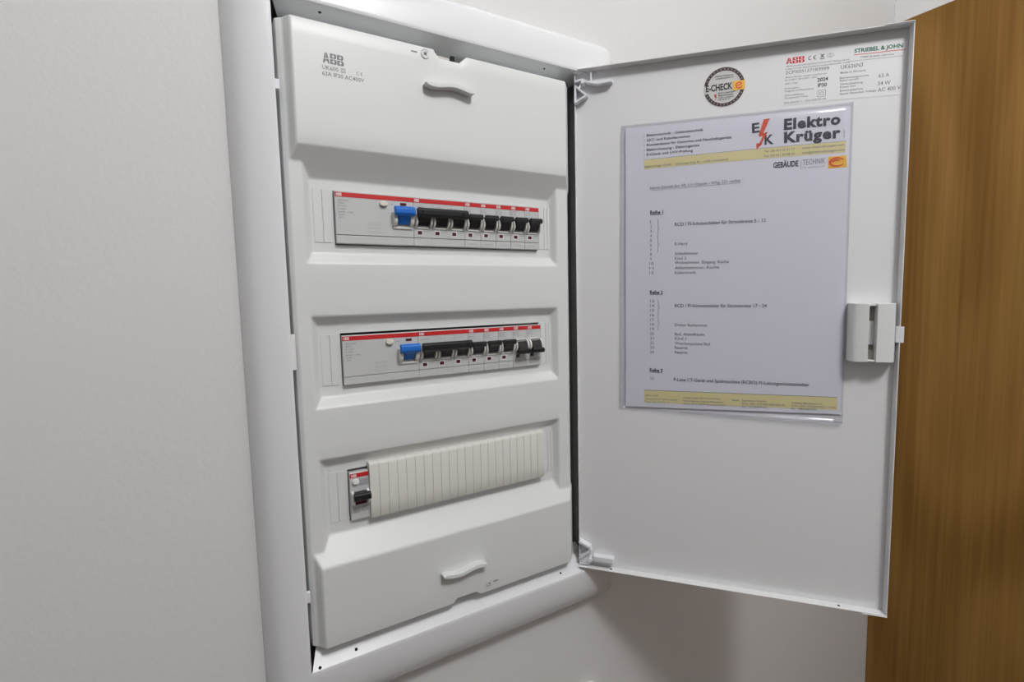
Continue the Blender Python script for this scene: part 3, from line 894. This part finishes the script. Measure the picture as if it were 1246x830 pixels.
def three_pole(loc):
    w = .0525; r = empty('three_pole_breaker', loc)
    s_ = MB(); body(s_, -w/2, w/2); s_.build('body', parent=r, bevel=.0002, seg=1)
    band(r, -w/2, w/2, (-w/2,))
    for k in (-1, 0, 1): pole(r, k*.0175, True, bar=False)
    s_ = MB()
    s_.prism([(-.0068, Hh-.0112), (-.0105, Hh-.0104), (-.0124, Hh-.0124), (-.0124, Hh-.0170), (-.0100, Hh-.0190), (-.0066, Hh-.0178)], 'x', -.0255, .0255, M_black)
    s_.build('coupled_toggle_bar', parent=r, bevel=.0006)
    for x in (-.0215, .0190):
        s_ = MB(); s_.cyl((x, Hh-.0148), .0013, 'y', -.0128, -.0122, M_hole, 14); s_.build('bar_pin', parent=r)
    s_ = MB()
    for k in (-1, 0, 1):
        x = k*.0175
        s_.text('S203' if k < 0 else ('B 16' if k == 1 else '1 3 5'), x-.0065, Hh-.0085, x+.0015, Hh-.0085, .0015, -.00015, M_lgink)
        s_.text('6000', x+.0015, Hh-.0312, x+.0070, Hh-.0312, .0011, -.00015, M_lgink)
        if k < 1: s_.line(x+.00875, Hh-.0055, x+.00875, Hh-.0125, .0002, -.00015, M_lgink); s_.line(x+.00875, .0010, x+.00875, .0130, .0002, -.00015, M_lgink)
    s_.build('print', parent=r)
    return r
def rcd(loc):
    w = .070; r = empty('residual_current_device', loc); x0 = -w/2
    s_ = MB(); body(s_, x0, x0+w); s_.build('body', parent=r, bevel=.0003, seg=2)
    band(r, x0, x0+w, (x0,))
    xc = x0 + .0592
    for sx in (-1, 1):
        s_ = MB(); s_.prism(cheek_poly(), 'x', xc + sx*.0060, xc + sx*.0095, M_cheek, False)
        s_.build('toggle_cheek', parent=r, bevel=.0004)
    s_ = MB(); s_.box(xc-.0090, xc+.0090, -.0014, .0005, Hh-.0296, Hh-.0274, M_cheek); s_.build('toggle_sill', parent=r, bevel=.0003)
    s_ = MB()
    s_.prism(toggle_poly(True), 'x', xc-.0054, xc+.0054, M_blue)
    s_.prism([(-.0055, Hh-.0108), (-.0092, Hh-.0102), (-.0112, Hh-.0122), (-.0114, Hh-.0166), (-.0092, Hh-.0190), (-.0062, Hh-.0178)], 'x', xc-.0095, xc+.0095, M_blue)
    tag(s_.build('toggle', parent=r, bevel=.0009, seg=3), 'blue toggle lever')
    s_ = MB(); s_.cyl((x0+.0420, Hh-.0080), .0024, 'y', -.0026, .0004, M_button, 24, rx=.0036); s_.build('test_button', parent=r, bevel=.0005)
    s_ = MB(); s_.box(x0+.0578, x0+.0634, -.0004, .0001, Hh-.0083, Hh-.0060, M_wine); s_.build('status_window', parent=r)
    s_ = MB(); Y = -.00015
    for t_, x1, z in (('F204 A-40/0,03', .0115, -.0080), ('2CSF204101', .0075, -.0103), ('In = 40 A', .0100, -.0128), ('Un = 230/400V', .0090, -.0153), ('IΔn 0,03A    Im 630A', .0150, -.0180), ('Ui 500 V', .0080, -.0203), ('-25°C', .0070, -.0226)):
        s_.text(t_, x0+.0025, Hh+z, x0+x1, Hh+z, .0012, Y, M_gink)
    s_.text('T Test', x0+.0475, Hh-.0085, x0+.0515, Hh-.0085, .0011, Y, M_gink)
    for k in range(5): s_.line(x0+.0290+.0022*k, Hh-.0270, x0+.0290+.0022*k, Hh-.0345, .0002, Y, M_lgink)
    for z in (-.0268, -.0300, -.0338): s_.line(x0+.0265, Hh+z, x0+.0405, Hh+z, .0002, Y, M_lgink)
    s_.text('N 1 3 5', x0+.0285, Hh-.0262, x0+.0390, Hh-.0262, .0012, Y, M_lgink)
    s_.build('print', parent=r)
    return r
G3 = 'black-toggled circuit breakers'
ords = ['first', 'second', 'third', 'fourth', 'fifth']
for k, rowname in ((0, 'top'), (1, 'middle')):
    zb = ROWZ[k] - Hh - (.0006 if k == 0 else .0004)
    tag(rcd((.035, 0, zb)), 'wide grey residual current device with a blue toggle in the %s row' % rowname, 'circuit breaker', 'blue-toggled residual current devices')
    tag(three_pole((.0700+.02625, .0002, zb)), 'three-pole breaker with one long black toggle bar in the %s row' % rowname, 'circuit breaker', 'three-pole breakers with long black bar')
    for j in range(5):
        on = not (k == 1 and j > 2)
        if on:
            lb = '%s narrow breaker with black toggle up, right of the long-bar breaker, %s row' % (ords[j].capitalize(), rowname)
        else:
            lb = 'narrow breaker with black toggle down, %s end of the middle row' % ('second from the right' if j == 3 else 'rightmost at the')
        tag(single((.1225+.0175*j+.00875, .0003, zb), on), lb, 'circuit breaker', 'narrow single-pole breakers in the %s row' % rowname)
# combined breaker in the bottom row
zb = ROWZ[2] - Hh - .0002
r = empty('residual_current_breaker', (.00885, .0, zb))
tag(r, 'lone narrow breaker with white test button and black toggle in bottom row', 'circuit breaker')
s_ = MB(); body(s_, -.00875, .00855); s_.build('body', parent=r, bevel=.0002, seg=1)
band(r, -.00875, .00855, (-.0085,))
s_ = MB(); s_.cyl((-.0036, Hh-.0080), .0023, 'y', -.0026, .0004, M_white, 20, rx=.0030); s_.build('test_button', parent=r, bevel=.0004)
for sx in (-1, 1):
    s_ = MB(); s_.prism([(y, z-.0022) for y, z in cheek_poly()], 'x', sx*.0058, sx*.0080, M_cheek); s_.build('toggle_cheek', parent=r, bevel=.0003)
s_ = MB(); s_.prism([(-.0060, Hh-.0168), (-.0092, Hh-.0164), (-.0110, Hh-.0178), (-.0112, Hh-.0222), (-.0090, Hh-.0236), (-.0060, Hh-.0226)], 'x', -.0076, .0076, M_black)
s_.prism([(-.0062, Hh-.0176), (-.0090, Hh-.0215), (-.0040, Hh-.0252), (.0030, Hh-.0252), (.0030, Hh-.0176)], 'x', -.0052, .0052, M_black)
s_.build('toggle', parent=r, bevel=.0005)
s_ = MB(); s_.box(-.0050, .0050, -.0022, .0004, Hh-.0292, Hh-.0250, M_wine); s_.build('status_window', parent=r, bevel=.0003)
s_ = MB(); Y = -.00015
s_.rect(-.0006, .0080, Hh-.0130, Hh-.0064, Y, M_lgink)
s_.text('DS201', -.0001, Hh-.0088, .0070, Hh-.0088, .0013, Y-.0001, M_gink); s_.text('B16 A30', -.0001, Hh-.0114, .0070, Hh-.0114, .0013, Y-.0001, M_gink)
s_.text('230V~', .0005, Hh-.0335, .0072, Hh-.0335, .0013, Y, M_gink); s_.text('IΔn 0,03A', .0005, Hh-.0358, .0075, Hh-.0358, .0012, Y, M_gink)
s_.rect(-.0066, -.0012, Hh-.0370, Hh-.0325, Y, M_lgink)
s_.build('print', parent=r)

# blanking strip with its break-off segments
r = empty('blanking_strip', (.1133, -.0033, ROWZ[2]-.0455))
tag(r, 'long ribbed ivory blanking strip filling the bottom row right of the lone breaker', 'blanking strip')
x0, x1 = .0172, .2096; n = 22; pw = (x1-x0)/n
s_ = MB(); s_.box(x0, x1, -.0026, .0046, ROWZ[2]-.0446, ROWZ[2]+.0068, M_ivory)
o = s_.build('backing', origin=(.1133, -.0033, ROWZ[2]-.0455)); o.parent = r; o.location = (0, 0, 0); 
o.modifiers.new('bevel', 'BEVEL').width = .0004
prof = [(-.0026, -.0450), (-.0034, -.0440), (-.0036, -.0300), (-.0036, .0045), (-.0030, .0066), (-.0020, .0074), (.0040, .0074), (.0040, .0068), (-.0026, .0068)]
seg = MB(); seg.prism([(y, z) for y, z in prof], 'x', -pw/2+.00006, pw/2-.00006, M_ivory)
seg0 = None
for k in range(n):
    if seg0 is None:
        seg0 = seg.build('segment', bevel=.00022, seg=1); q = seg0
    else:
        q = seg0.copy(); COL.objects.link(q)
    q.parent = r
    q.location = (x0 + pw*(k+.5) - .1133, .0033, .0455)

# round wall fitting below the cabinet, only its top is in view
s_ = MB(); s_.cyl((.2795, -.6030), .0200, 'y', .0070, .0150, M_trim, 48); s_.cyl((.2795, -.6030), .0145, 'y', .0040, .0072, M_trim, 40)
tag(s_.build('wall_knob', origin=(.2795, .015, -.6030), bevel=.003, seg=4), 'white round wall fitting below the cabinet at the bottom picture edge', 'wall fitting')
